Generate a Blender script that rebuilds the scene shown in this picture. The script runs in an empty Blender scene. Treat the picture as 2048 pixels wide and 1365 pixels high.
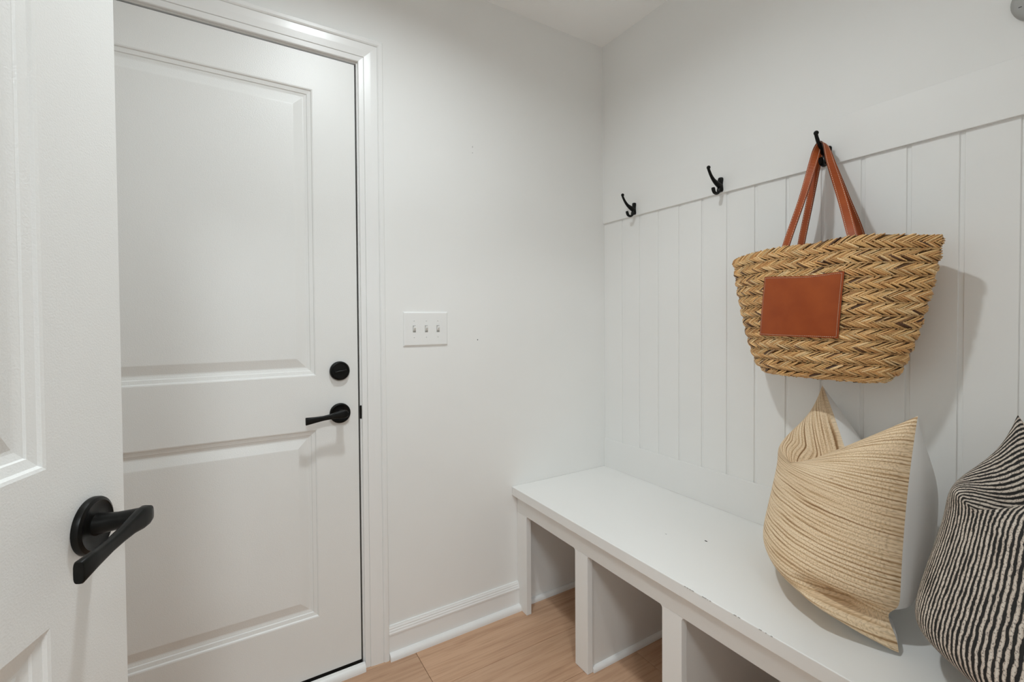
import bpy, bmesh, math, random
from mathutils import Matrix, Vector

random.seed(7)
scene = bpy.context.scene
COL = scene.collection

# ------------------------------------------------------------------ camera
cam_d = bpy.data.cameras.new('camera')
cam_d.sensor_width = 36.0
cam_d.lens = 931.587 / 2048 * 36.0
cam_d.shift_y = -(682.5 - 658.107) / 2048
cam_d.clip_start = 0.02
cam = bpy.data.objects.new('camera', cam_d)
COL.objects.link(cam)
R_ = Vector((0.852066, -0.523392, -0.006657))
U_ = Vector((0.015230, 0.012076, 0.999811))
F_ = Vector((0.523213, 0.852006, -0.018261))
m = Matrix((R_, U_, -F_)).transposed().to_4x4()
m.translation = Vector((-1.51068, -1.63155, 1.19863))
cam.matrix_world = m
scene.camera = cam

# ------------------------------------------------------------------ world, exposure
world = bpy.data.worlds.new('world')
scene.world = world
world.use_nodes = True
bg = world.node_tree.nodes['Background']
bg.inputs[0].default_value = (0.905, 0.98, 1.0, 1)
bg.inputs[1].default_value = 0.9
scene.view_settings.view_transform = 'Standard'
scene.view_settings.look = 'None'
scene.view_settings.gamma = 1.0
scene.view_settings.use_curve_mapping = False
scene.view_settings.exposure = -0.50
ROOM_LAMP = 700.0
HALL_LAMP = 80.0
scene.cycles.max_bounces = 14
scene.cycles.diffuse_bounces = 10
scene.cycles.glossy_bounces = 4
scene.cycles.sample_clamp_indirect = 6.0


# ------------------------------------------------------------------ materials
def new_mat(name):
    mt = bpy.data.materials.new(name)
    mt.use_nodes = True
    nt = mt.node_tree
    return mt, nt, nt.nodes['Principled BSDF']


def N(nt, kind, **kw):
    n = nt.nodes.new(kind)
    for k, v in kw.items():
        setattr(n, k, v)
    return n


def ramp(nt, stops):
    r = nt.nodes.new('ShaderNodeValToRGB')
    el = r.color_ramp.elements
    while len(el) > 1:
        el.remove(el[-1])
    el[0].position, el[0].color = stops[0][0], (*stops[0][1], 1)
    for p, c in stops[1:]:
        e = el.new(p)
        e.color = (*c, 1)
    return r


def paint(name, col, rough, bump=0.04, scale=260.0, var=0.012):
    mt, nt, b = new_mat(name)
    tc = N(nt, 'ShaderNodeTexCoord')
    n1 = N(nt, 'ShaderNodeTexNoise')
    n1.inputs['Scale'].default_value = 2.3
    n1.inputs['Detail'].default_value = 3
    nt.links.new(tc.outputs['Object'], n1.inputs['Vector'])
    lo = tuple(max(0, c - var) for c in col)
    hi = tuple(min(1, c + var) for c in col)
    rp = ramp(nt, [(0.3, lo), (0.7, hi)])
    nt.links.new(n1.outputs['Fac'], rp.inputs[0])
    nt.links.new(rp.outputs[0], b.inputs['Base Color'])
    b.inputs['Roughness'].default_value = rough
    n2 = N(nt, 'ShaderNodeTexNoise')
    n2.inputs['Scale'].default_value = scale
    n2.inputs['Detail'].default_value = 2
    nt.links.new(tc.outputs['Object'], n2.inputs['Vector'])
    bp = N(nt, 'ShaderNodeBump')
    bp.inputs['Strength'].default_value = bump
    bp.inputs['Distance'].default_value = 0.002
    nt.links.new(n2.outputs['Fac'], bp.inputs['Height'])
    nt.links.new(bp.outputs[0], b.inputs['Normal'])
    return mt


M_WALL = paint('wall_paint', (0.825, 0.826, 0.813), 0.55, 0.05, 180)
M_CEIL = paint('ceiling_paint', (0.92, 0.92, 0.912), 0.7, 0.05, 180)
M_TRIM = paint('trim_paint', (0.825, 0.826, 0.817), 0.28, 0.03, 120)
M_DOOR = paint('door_paint', (0.795, 0.796, 0.78), 0.35, 0.20, 420)
M_PANEL = paint('panel_paint', (0.825, 0.824, 0.81), 0.42, 0.04, 150)
M_BENCH = paint('bench_paint', (0.815, 0.813, 0.798), 0.38, 0.04, 120)
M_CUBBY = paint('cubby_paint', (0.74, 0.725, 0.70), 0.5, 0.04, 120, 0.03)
M_PLASTIC = paint('white_plastic', (0.82, 0.82, 0.81), 0.3, 0.0)
M_GREY = paint('grey_plastic', (0.36, 0.36, 0.345), 0.5, 0.02)
M_DARK = paint('dark_slot', (0.03, 0.03, 0.03), 0.6, 0.0, var=0.0)
M_RUBBER = paint('black_rubber', (0.018, 0.016, 0.014), 0.45, 0.05, var=0.004)
M_WHITECLOTH = paint('white_cotton', (0.88, 0.88, 0.875), 0.9, 0.15, 700)
M_BEIGECLOTH = paint('beige_cotton', (0.60, 0.50, 0.41), 0.9, 0.15, 700)
M_THREAD = paint('pale_thread', (0.72, 0.60, 0.47), 0.8, 0.0)


def metal_black():
    mt, nt, b = new_mat('matte_black_metal')
    n = N(nt, 'ShaderNodeTexNoise')
    n.inputs['Scale'].default_value = 90
    tc = N(nt, 'ShaderNodeTexCoord')
    nt.links.new(tc.outputs['Object'], n.inputs['Vector'])
    rp = ramp(nt, [(0.3, (0.004, 0.004, 0.0035)), (0.75, (0.008, 0.0075, 0.0065))])
    nt.links.new(n.outputs['Fac'], rp.inputs[0])
    nt.links.new(rp.outputs[0], b.inputs['Base Color'])
    b.inputs['Metallic'].default_value = 0.1
    b.inputs['Roughness'].default_value = 0.36
    b.inputs['Specular IOR Level'].default_value = 0.2
    return mt


M_BLACK = metal_black()


def wood_floor():
    mt, nt, b = new_mat('oak_floor')
    tc = N(nt, 'ShaderNodeTexCoord')
    oi = N(nt, 'ShaderNodeObjectInfo')
    add = N(nt, 'ShaderNodeVectorMath', operation='ADD')
    mul = N(nt, 'ShaderNodeVectorMath', operation='SCALE')
    mul.inputs[3].default_value = 37.0
    nt.links.new(oi.outputs['Random'], mul.inputs[0])
    nt.links.new(tc.outputs['Object'], add.inputs[0])
    nt.links.new(mul.outputs[0], add.inputs[1])
    mp = N(nt, 'ShaderNodeMapping')
    mp.inputs['Scale'].default_value = (1.6, 26.0, 26.0)
    nt.links.new(add.outputs[0], mp.inputs['Vector'])
    n1 = N(nt, 'ShaderNodeTexNoise')
    n1.inputs['Scale'].default_value = 1.6
    n1.inputs['Detail'].default_value = 6
    n1.inputs['Distortion'].default_value = 0.6
    nt.links.new(mp.outputs[0], n1.inputs['Vector'])
    rp = ramp(nt, [(0.25, (0.45, 0.265, 0.165)), (0.5, (0.55, 0.345, 0.22)), (0.8, (0.60, 0.385, 0.255))])
    nt.links.new(n1.outputs['Fac'], rp.inputs[0])
    mp2 = N(nt, 'ShaderNodeMapping')
    mp2.inputs['Scale'].default_value = (7.0, 150.0, 150.0)
    nt.links.new(add.outputs[0], mp2.inputs['Vector'])
    n2 = N(nt, 'ShaderNodeTexNoise')
    n2.inputs['Scale'].default_value = 1.0
    n2.inputs['Detail'].default_value = 3
    nt.links.new(mp2.outputs[0], n2.inputs['Vector'])
    rp2 = ramp(nt, [(0.34, (0.62, 0.56, 0.52)), (0.5, (1, 1, 1))])
    nt.links.new(n2.outputs['Fac'], rp2.inputs[0])
    mx = N(nt, 'ShaderNodeMix', data_type='RGBA', blend_type='MULTIPLY')
    mx.inputs['Factor'].default_value = 0.35
    nt.links.new(rp.outputs[0], mx.inputs['A'])
    nt.links.new(rp2.outputs[0], mx.inputs['B'])
    hs = N(nt, 'ShaderNodeHueSaturation')
    mr = N(nt, 'ShaderNodeMapRange')
    mr.inputs['To Min'].default_value = 0.93
    mr.inputs['To Max'].default_value = 1.07
    nt.links.new(oi.outputs['Random'], mr.inputs['Value'])
    nt.links.new(mr.outputs[0], hs.inputs['Value'])
    nt.links.new(mx.outputs['Result'], hs.inputs['Color'])
    nt.links.new(hs.outputs[0], b.inputs['Base Color'])
    b.inputs['Roughness'].default_value = 0.45
    bp = N(nt, 'ShaderNodeBump')
    bp.inputs['Strength'].default_value = 0.08
    bp.inputs['Distance'].default_value = 0.001
    nt.links.new(n2.outputs['Fac'], bp.inputs['Height'])
    nt.links.new(bp.outputs[0], b.inputs['Normal'])
    return mt


M_FLOOR = wood_floor()


def leather():
    mt, nt, b = new_mat('tan_leather')
    tc = N(nt, 'ShaderNodeTexCoord')
    n = N(nt, 'ShaderNodeTexNoise')
    n.inputs['Scale'].default_value = 14
    n.inputs['Detail'].default_value = 5
    nt.links.new(tc.outputs['Object'], n.inputs['Vector'])
    rp = ramp(nt, [(0.3, (0.29, 0.053, 0.010)), (0.7, (0.38, 0.080, 0.016))])
    nt.links.new(n.outputs['Fac'], rp.inputs[0])
    nt.links.new(rp.outputs[0], b.inputs['Base Color'])
    b.inputs['Roughness'].default_value = 0.5
    b.inputs['Specular IOR Level'].default_value = 0.3
    v = N(nt, 'ShaderNodeTexVoronoi')
    v.inputs['Scale'].default_value = 900
    nt.links.new(tc.outputs['Object'], v.inputs['Vector'])
    bp = N(nt, 'ShaderNodeBump')
    bp.inputs['Strength'].default_value = 0.06
    bp.inputs['Distance'].default_value = 0.0005
    nt.links.new(v.outputs['Distance'], bp.inputs['Height'])
    nt.links.new(bp.outputs[0], b.inputs['Normal'])
    return mt


M_LEATHER = leather()
M_LEATHEREDGE = paint('dark_leather_edge', (0.035, 0.012, 0.008), 0.5, 0.0, var=0.004)


def straw():
    mt, nt, b = new_mat('braided_straw')
    at = N(nt, 'ShaderNodeAttribute', attribute_name='straw')
    tc = N(nt, 'ShaderNodeTexCoord')
    n = N(nt, 'ShaderNodeTexNoise')
    n.inputs['Scale'].default_value = 420
    n.inputs['Detail'].default_value = 3
    nt.links.new(tc.outputs['Object'], n.inputs['Vector'])
    rp = ramp(nt, [(0.3, (0.72, 0.66, 0.6)), (0.65, (1.08, 1.06, 1.02))])
    nt.links.new(n.outputs['Fac'], rp.inputs[0])
    mx = N(nt, 'ShaderNodeMix', data_type='RGBA', blend_type='MULTIPLY')
    mx.inputs['Factor'].default_value = 0.8
    nt.links.new(at.outputs['Color'], mx.inputs['A'])
    nt.links.new(rp.outputs[0], mx.inputs['B'])
    nt.links.new(mx.outputs['Result'], b.inputs['Base Color'])
    b.inputs['Roughness'].default_value = 0.5
    return mt


M_STRAW = straw()
M_STRAWBASE = paint('shaded_straw_core', (0.17, 0.092, 0.04), 0.8, 0.3, 300, 0.03)  # core darker than the straws: shade of the gaps put into its colour


def tan_weave():
    mt, nt, b = new_mat('tan_ribbed_weave')
    uv = N(nt, 'ShaderNodeUVMap')
    sep = N(nt, 'ShaderNodeSeparateXYZ')
    nt.links.new(uv.outputs[0], sep.inputs[0])
    # wander of the ribs
    nz = N(nt, 'ShaderNodeTexNoise')
    nz.inputs['Scale'].default_value = 5
    nz.inputs['Detail'].default_value = 3
    nt.links.new(uv.outputs[0], nz.inputs['Vector'])
    ws = N(nt, 'ShaderNodeMath', operation='MULTIPLY_ADD')
    ws.inputs[1].default_value = 0.012
    nt.links.new(nz.outputs['Fac'], ws.inputs[0])
    nt.links.new(sep.outputs['Y'], ws.inputs[2])
    # ribs of uneven width : 1D noise over v stretched along u
    cmb = N(nt, 'ShaderNodeCombineXYZ')
    su = N(nt, 'ShaderNodeMath', operation='MULTIPLY')
    su.inputs[1].default_value = 2.2
    sv = N(nt, 'ShaderNodeMath', operation='MULTIPLY')
    sv.inputs[1].default_value = 95.0
    nt.links.new(sep.outputs['X'], su.inputs[0])
    nt.links.new(ws.outputs[0], sv.inputs[0])
    nt.links.new(su.outputs[0], cmb.inputs['X'])
    nt.links.new(sv.outputs[0], cmb.inputs['Y'])
    rn = N(nt, 'ShaderNodeTexNoise')
    rn.inputs['Scale'].default_value = 1.0
    rn.inputs['Detail'].default_value = 2.5
    rn.inputs['Roughness'].default_value = 0.6
    nt.links.new(cmb.outputs[0], rn.inputs['Vector'])
    # regular rib wave
    sw = N(nt, 'ShaderNodeMath', operation='MULTIPLY')
    sw.inputs[1].default_value = 2 * math.pi * 54
    nt.links.new(ws.outputs[0], sw.inputs[0])
    sn = N(nt, 'ShaderNodeMath', operation='SINE')
    nt.links.new(sw.outputs[0], sn.inputs[0])
    mixh = N(nt, 'ShaderNodeMath', operation='MULTIPLY_ADD')
    mixh.inputs[1].default_value = 0.085
    sq = N(nt, 'ShaderNodeMath', operation='MULTIPLY_ADD')
    sq.inputs[1].default_value = 0.75
    sq.inputs[2].default_value = 0.125
    nt.links.new(rn.outputs['Fac'], sq.inputs[0])
    nt.links.new(sn.outputs[0], mixh.inputs[0])
    nt.links.new(sq.outputs[0], mixh.inputs[2])
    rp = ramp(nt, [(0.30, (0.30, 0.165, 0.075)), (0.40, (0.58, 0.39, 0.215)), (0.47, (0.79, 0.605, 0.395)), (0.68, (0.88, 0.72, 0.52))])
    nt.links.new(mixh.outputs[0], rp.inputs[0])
    # weft ticks across the ribs
    tk = N(nt, 'ShaderNodeCombineXYZ')
    tu = N(nt, 'ShaderNodeMath', operation='MULTIPLY')
    tu.inputs[1].default_value = 260
    tv = N(nt, 'ShaderNodeMath', operation='MULTIPLY')
    tv.inputs[1].default_value = 110
    nt.links.new(sep.outputs['X'], tu.inputs[0])
    nt.links.new(sep.outputs['Y'], tv.inputs[0])
    nt.links.new(tu.outputs[0], tk.inputs['X'])
    nt.links.new(tv.outputs[0], tk.inputs['Y'])
    tn = N(nt, 'ShaderNodeTexNoise')
    tn.inputs['Scale'].default_value = 1.0
    tn.inputs['Detail'].default_value = 1
    nt.links.new(tk.outputs[0], tn.inputs['Vector'])
    rp2 = ramp(nt, [(0.36, (0.74, 0.69, 0.62)), (0.5, (1, 1, 1)), (0.7, (1.12, 1.12, 1.12))])
    nt.links.new(tn.outputs['Fac'], rp2.inputs[0])
    mx = N(nt, 'ShaderNodeMix', data_type='RGBA', blend_type='MULTIPLY')
    mx.inputs['Factor'].default_value = 0.75
    nt.links.new(rp.outputs[0], mx.inputs['A'])
    nt.links.new(rp2.outputs[0], mx.inputs['B'])
    # dark slubs
    sl = N(nt, 'ShaderNodeCombineXYZ')
    a1 = N(nt, 'ShaderNodeMath', operation='MULTIPLY')
    a1.inputs[1].default_value = 14
    a2 = N(nt, 'ShaderNodeMath', operation='MULTIPLY')
    a2.inputs[1].default_value = 60
    nt.links.new(sep.outputs['X'], a1.inputs[0])
    nt.links.new(sep.outputs['Y'], a2.inputs[0])
    nt.links.new(a1.outputs[0], sl.inputs['X'])
    nt.links.new(a2.outputs[0], sl.inputs['Y'])
    sno = N(nt, 'ShaderNodeTexNoise')
    sno.inputs['Scale'].default_value = 1.0
    nt.links.new(sl.outputs[0], sno.inputs['Vector'])
    rp3 = ramp(nt, [(0.71, (1, 1, 1)), (0.76, (0.42, 0.33, 0.27))])
    nt.links.new(sno.outputs['Fac'], rp3.inputs[0])
    mx2 = N(nt, 'ShaderNodeMix', data_type='RGBA', blend_type='MULTIPLY')
    mx2.inputs['Factor'].default_value = 0.9
    nt.links.new(mx.outputs['Result'], mx2.inputs['A'])
    nt.links.new(rp3.outputs[0], mx2.inputs['B'])
    nt.links.new(mx2.outputs['Result'], b.inputs['Base Color'])
    b.inputs['Roughness'].default_value = 0.75
    bp = N(nt, 'ShaderNodeBump')
    bp.inputs['Strength'].default_value = 0.5
    bp.inputs['Distance'].default_value = 0.002
    nt.links.new(mixh.outputs[0], bp.inputs['Height'])
    nt.links.new(bp.outputs[0], b.inputs['Normal'])
    return mt


M_TAN = tan_weave()


def black_stripe():
    mt, nt, b = new_mat('black_ivory_stripe')
    uv = N(nt, 'ShaderNodeUVMap')
    sep = N(nt, 'ShaderNodeSeparateXYZ')
    nt.links.new(uv.outputs[0], sep.inputs[0])
    nz = N(nt, 'ShaderNodeTexNoise')
    nz.inputs['Scale'].default_value = 26
    nz.inputs['Detail'].default_value = 4
    nt.links.new(uv.outputs[0], nz.inputs['Vector'])
    ws = N(nt, 'ShaderNodeMath', operation='MULTIPLY_ADD')
    ws.inputs[1].default_value = 0.017
    nt.links.new(nz.outputs['Fac'], ws.inputs[0])
    nt.links.new(sep.outputs['X'], ws.inputs[2])
    sw = N(nt, 'ShaderNodeMath', operation='MULTIPLY')
    sw.inputs[1].default_value = 2 * math.pi * 43
    nt.links.new(ws.outputs[0], sw.inputs[0])
    sn = N(nt, 'ShaderNodeMath', operation='SINE')
    nt.links.new(sw.outputs[0], sn.inputs[0])
    # uneven stripe weight
    cmb = N(nt, 'ShaderNodeCombineXYZ')
    k1 = N(nt, 'ShaderNodeMath', operation='MULTIPLY')
    k1.inputs[1].default_value = 34
    k2 = N(nt, 'ShaderNodeMath', operation='MULTIPLY')
    k2.inputs[1].default_value = 9
    nt.links.new(sep.outputs['X'], k1.inputs[0])
    nt.links.new(sep.outputs['Y'], k2.inputs[0])
    nt.links.new(k1.outputs[0], cmb.inputs['X'])
    nt.links.new(k2.outputs[0], cmb.inputs['Y'])
    n2 = N(nt, 'ShaderNodeTexNoise')
    n2.inputs['Scale'].default_value = 1.0
    n2.inputs['Detail'].default_value = 5
    n2.inputs['Roughness'].default_value = 0.7
    nt.links.new(cmb.outputs[0], n2.inputs['Vector'])
    ad = N(nt, 'ShaderNodeMath', operation='MULTIPLY_ADD')
    ad.inputs[1].default_value = 3.7
    nt.links.new(n2.outputs['Fac'], ad.inputs[0])
    nt.links.new(sn.outputs[0], ad.inputs[2])
    mr = N(nt, 'ShaderNodeMapRange')
    mr.inputs['From Min'].default_value = 0.82
    mr.inputs['From Max'].default_value = 3.0
    nt.links.new(ad.outputs[0], mr.inputs['Value'])
    rp = ramp(nt, [(0.0, (0.010, 0.009, 0.008)), (0.40, (0.016, 0.014, 0.012)), (0.47, (0.46, 0.385, 0.32)), (0.75, (0.64, 0.55, 0.47)), (1.0, (0.72, 0.65, 0.57))])
    nt.links.new(mr.outputs[0], rp.inputs[0])
    # dark specks breaking the ivory ribbons
    n3 = N(nt, 'ShaderNodeTexNoise')
    n3.inputs['Scale'].default_value = 150
    n3.inputs['Detail'].default_value = 2
    nt.links.new(uv.outputs[0], n3.inputs['Vector'])
    rp3 = ramp(nt, [(0.38, (0.12, 0.10, 0.09)), (0.45, (1, 1, 1))])
    nt.links.new(n3.outputs['Fac'], rp3.inputs[0])
    mx = N(nt, 'ShaderNodeMix', data_type='RGBA', blend_type='MULTIPLY')
    mx.inputs['Factor'].default_value = 0.7
    nt.links.new(rp.outputs[0], mx.inputs['A'])
    nt.links.new(rp3.outputs[0], mx.inputs['B'])
    nt.links.new(mx.outputs['Result'], b.inputs['Base Color'])
    b.inputs['Roughness'].default_value = 0.75
    bp = N(nt, 'ShaderNodeBump')
    bp.inputs['Strength'].default_value = 0.6
    bp.inputs['Distance'].default_value = 0.003
    nt.links.new(mr.outputs[0], bp.inputs['Height'])
    nt.links.new(bp.outputs[0], b.inputs['Normal'])
    return mt


M_STRIPE = black_stripe()


def emitter(name, strength):
    mt, nt, b = new_mat(name)
    b.inputs['Base Color'].default_value = (0.9, 0.9, 0.88, 1)
    b.inputs['Emission Color'].default_value = (0.90, 0.972, 1.0, 1)
    b.inputs['Emission Strength'].default_value = strength
    return mt


# ------------------------------------------------------------------ helpers
def link(name, me, mat, parent=None, smooth=False):
    o = bpy.data.objects.new(name, me)
    COL.objects.link(o)
    if mat is not None:
        me.materials.append(mat)
    if parent is not None:
        o.parent = parent
    if smooth:
        for p in me.polygons:
            p.use_smooth = True
    return o


def from_bm(name, bm, mat, parent=None, smooth=False):
    bmesh.ops.recalc_face_normals(bm, faces=bm.faces[:])
    me = bpy.data.meshes.new(name)
    bm.to_mesh(me)
    bm.free()
    return link(name, me, mat, parent, smooth)


def from_data(name, verts, faces, mat, parent=None, smooth=False):
    me = bpy.data.meshes.new(name)
    me.from_pydata([tuple(v) for v in verts], [], faces)
    me.update()
    return link(name, me, mat, parent, smooth)


def box(bm, x0, x1, y0, y1, z0, z1, bev=0.0, seg=2):
    vs = [bm.verts.new((x, y, z)) for x in (x0, x1) for y in (y0, y1) for z in (z0, z1)]
    fs = [(0, 1, 3, 2), (4, 6, 7, 5), (0, 4, 5, 1), (2, 3, 7, 6), (0, 2, 6, 4), (1, 5, 7, 3)]
    faces = [bm.faces.new([vs[i] for i in f]) for f in fs]
    bmesh.ops.recalc_face_normals(bm, faces=faces)
    if bev > 0:
        es = list({e for f in faces for e in f.edges})
        bmesh.ops.bevel(bm, geom=es, offset=bev, segments=seg, affect='EDGES', profile=0.5)


def box_obj(name, mat, parent, x0, x1, y0, y1, z0, z1, bev=0.0, seg=2):
    bm = bmesh.new()
    box(bm, min(x0, x1), max(x0, x1), min(y0, y1), max(y0, y1), min(z0, z1), max(z0, z1), bev, seg)
    return from_bm(name, bm, mat, parent)


def tag(o, label=None, cat=None, group=None, kind=None):
    if label:
        o['label'] = label
    if cat:
        o['category'] = cat
    if group:
        o['group'] = group
    if kind:
        o['kind'] = kind
    return o


def empty(name, loc=(0, 0, 0), rz=0.0):
    o = bpy.data.objects.new(name, None)
    o.empty_display_size = 0.05
    COL.objects.link(o)
    o.location = loc
    o.rotation_euler = (0, 0, rz)
    return o


def shift(o, v):
    """move mesh data so that a child of an empty at v keeps its world place"""
    o.data.transform(Matrix.Translation(-Vector(v)))


def loft(rings, cap=True):
    """rings: list of lists of points (equal length, closed)"""
    verts, faces = [], []
    n = len(rings[0])
    for r in rings:
        verts += [tuple(p) for p in r]
    for i in range(len(rings) - 1):
        for j in range(n):
            a, b2 = i * n + j, i * n + (j + 1) % n
            faces.append((a, b2, b2 + n, a + n))
    if cap:
        faces.append(tuple(range(n))[::-1])
        faces.append(tuple(range((len(rings) - 1) * n, len(rings) * n)))
    return verts, faces


def tube_rings(path, radii, n=10, squash=1.0):
    pts = [Vector(p) for p in path]
    rings = []
    for i, p in enumerate(pts):
        t = (pts[min(i + 1, len(pts) - 1)] - pts[max(i - 1, 0)]).normalized()
        ref = Vector((0, 1, 0)) if abs(t.y) < 0.9 else Vector((1, 0, 0))
        a = t.cross(ref).normalized()
        b2 = t.cross(a).normalized()
        r = radii[i]
        rings.append([p + a * math.cos(2 * math.pi * k / n) * r + b2 * math.sin(2 * math.pi * k / n) * r * squash for k in range(n)])
    return rings


def catmull(pts, sub=6):
    out = []
    P = [Vector(p) for p in pts]
    for i in range(len(P) - 1):
        p0, p1, p2, p3 = P[max(i - 1, 0)], P[i], P[i + 1], P[min(i + 2, len(P) - 1)]
        for k in range(sub):
            t = k / sub
            out.append(0.5 * ((2 * p1) + (p2 - p0) * t + (2 * p0 - 5 * p1 + 4 * p2 - p3) * t * t + (3 * p1 - p0 - 3 * p2 + p3) * t ** 3))
    out.append(P[-1])
    return out


def lerp_list(vals, n):
    out = []
    for i in range(n):
        f = i / (n - 1) * (len(vals) - 1)
        k = min(int(f), len(vals) - 2)
        out.append(vals[k] + (vals[k + 1] - vals[k]) * (f - k))
    return out


def cyl_y(cx, cz, prof, n=40):
    """lathe about the y axis: prof = [(radius, y)]"""
    rings = []
    for r, y in prof:
        rings.append([(cx + r * math.cos(2 * math.pi * k / n), y, cz + r * math.sin(2 * math.pi * k / n)) for k in range(n)])
    return loft(rings)


# ------------------------------------------------------------------ room constants
CEIL = 2.457
XL = -2.16          # left wall
YB = -1.70          # back wall (doorway the photographer stands in)
DX = -1.1285        # latch edge of the outside door
DW = 0.914
LAMP1, LAMP2, HOLE, RECESS = (-1.17, -0.78), (-1.80, -2.85), 0.062, 0.016
RAIL0, RAIL1 = 1.6447, 1.775
BZ, BD = 0.512, 0.515

# ------------------------------------------------------------------ floor with planks
floor = box_obj('floor', M_FLOOR, None, XL - 0.1, 0.1, -4.2, 0.12, -0.06, -0.014)
tag(floor, 'pale brown oak plank floor of the mudroom', 'floor', kind='structure')
rng = random.Random(3)
PW = 0.1975
y_top = -0.0255
rows = [(0.012, y_top)]
y = y_top
while y > -4.0:
    rows.append((y, y - PW))
    y -= PW
for ri, (ya, yb) in enumerate(rows):
    cuts = [0.0]
    x = -0.944 if ri == 1 else -rng.uniform(0.25, 1.6)
    while x > XL:
        cuts.append(x)
        x -= rng.uniform(1.2, 1.9)
    cuts.append(XL)
    if ri == 1:
        cuts = [0.0, -0.944, XL]
    for a, b_ in zip(cuts[:-1], cuts[1:]):
        o = box_obj('plank', M_FLOOR, None, b_ + 0.0006, a - 0.0006, yb + 0.0006, ya - 0.0006, -0.014, 0.0, 0.0010, 1)
        o.parent = floor

# ------------------------------------------------------------------ ceiling and walls
bm = bmesh.new()
cx0, cx1 = XL - 0.1, 0.1
strips = [(0.1, LAMP1[1] + HOLE), (LAMP1[1] - HOLE, -3.3)]
for (ya, yb) in strips:
    box(bm, cx0, cx1, yb, ya, CEIL, CEIL + 0.1)
for lx, ly in (LAMP1,):
    box(bm, cx0, lx - HOLE, ly - HOLE, ly + HOLE, CEIL, CEIL + 0.1)
    box(bm, lx + HOLE, cx1, ly - HOLE, ly + HOLE, CEIL, CEIL + 0.1)
    box(bm, lx - HOLE, lx + HOLE, ly - HOLE, ly + HOLE, CEIL + 0.05, CEIL + 0.1)
ceiling = from_bm('ceiling', bm, M_CEIL)
tag(ceiling, 'plain white painted ceiling', 'ceiling', kind='structure')

# far wall with opening for the outside door
OX0, OX1, OZ = DX - DW - 0.022, DX + 0.022, 2.087
bm = bmesh.new()
box(bm, OX1, 0.1, 0.0, 0.12, -0.05, CEIL)
box(bm, XL - 0.1, OX0, 0.0, 0.12, -0.05, CEIL)
box(bm, OX0, OX1, 0.0, 0.12, OZ, CEIL)
wall_far = from_bm('wall_far', bm, M_WALL)
tag(wall_far, 'smooth white wall holding the outside door and light switches', 'wall', kind='structure')

bm = bmesh.new()
box(bm, 0.0028, 0.1, YB - 0.12, 0.0, -0.05, RAIL1)
box(bm, -0.0080, 0.1, YB - 0.12, 0.0, RAIL1, CEIL)
wall_right = from_bm('wall_right', bm, M_WALL)
tag(wall_right, 'white wall with vertical boards below the hook rail', 'wall', kind='structure')

wall_left = box_obj('wall_left', M_WALL, None, XL - 0.1, XL, YB - 0.12, 0.0, -0.05, CEIL)
tag(wall_left, 'plain white side wall beside the hinged edge of the outside door', 'wall', kind='structure')

bm = bmesh.new()
HX0, HX1 = -2.0, -0.98
box(bm, XL, HX0, YB - 0.12, YB, -0.05, CEIL)
box(bm, HX1, 0.006, YB - 0.12, YB, -0.05, CEIL)
box(bm, HX0, HX1, YB - 0.12, YB, 2.07, CEIL)
wall_back = from_bm('wall_back', bm, M_WALL)
tag(wall_back, 'white wall with the doorway to the hall', 'wall', kind='structure')

# vertical boards, grooves 9.5 mm wide every 102 mm
groove = [-0.0150 - 0.1021 * k for k in range(1, 17)]
edges = [0.0] + groove + [YB]
for i in range(len(edges) - 1):
    a = edges[i] - (0.0045 if i else 0.0)
    b_ = edges[i + 1] + (0.0045 if i < len(edges) - 2 else 0.0)
    if a - b_ < 0.02:
        continue
    o = box_obj('panel_board', M_PANEL, wall_right, 0.0, 0.0032, b_, a, 0.05, RAIL0 + 0.002, 0.0015, 1)
rail = box_obj('hook_rail', M_PANEL, wall_right, -0.0088, 0.0032, YB, 0.0, RAIL0, RAIL1, 0.0012, 2)
# flat strip above the bench
baseb_r = box_obj('baseboard_right', M_PANEL, None, -0.0045, 0.0, YB, 0.0, BZ, 0.645, 0.0015, 2)
tag(baseb_r, 'flat white board along the wall just above the bench seat', 'baseboard', kind='structure')

# ------------------------------------------------------------------ nail holes and scuffs on the wall
def dot(name, parent, c, r, axis, mat=M_DARK, sx=1.0, sz=1.0):
    rings = []
    for off, rr in ((0.0004, 1.0), (-0.0004, 1.0), (-0.0006, 0.6)):
        ring = []
        for k in range(8):
            a = 2 * math.pi * k / 8
            u, w = rr * r * math.cos(a) * sx, rr * r * math.sin(a) * sz
            if axis == 'y':
                ring.append((c[0] + u, c[1] + off, c[2] + w))
            else:
                ring.append((c[0] + u, c[1] + w, c[2] - off))
        rings.append(ring)
    v, f = loft(rings)
    return from_data(name, v, f, mat, parent)


dot('nail_hole', wall_far, (-0.668, 0, 1.123), 0.0022, 'y')
M_FAINT = paint('faint_mark', (0.42, 0.41, 0.40), 0.7, 0.0, var=0.0)
dot('wall_mark', wall_far, (-0.6834, 0, 1.8741), 0.0016, 'y', M_FAINT, 0.8, 2.4)
dot('wall_mark', wall_far, (-0.6836, 0, 1.8509), 0.0017, 'y', M_FAINT)


# ------------------------------------------------------------------ doors
PROFILE = [(0.0, 0.0), (0.0035, 0.0012), (0.006, 0.0045), (0.014, 0.0062), (0.0165, 0.0068), (0.018, 0.0092), (0.0265, 0.0112), (0.030, 0.0112), (0.057, 0.0042), (0.060, 0.0040)]


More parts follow.
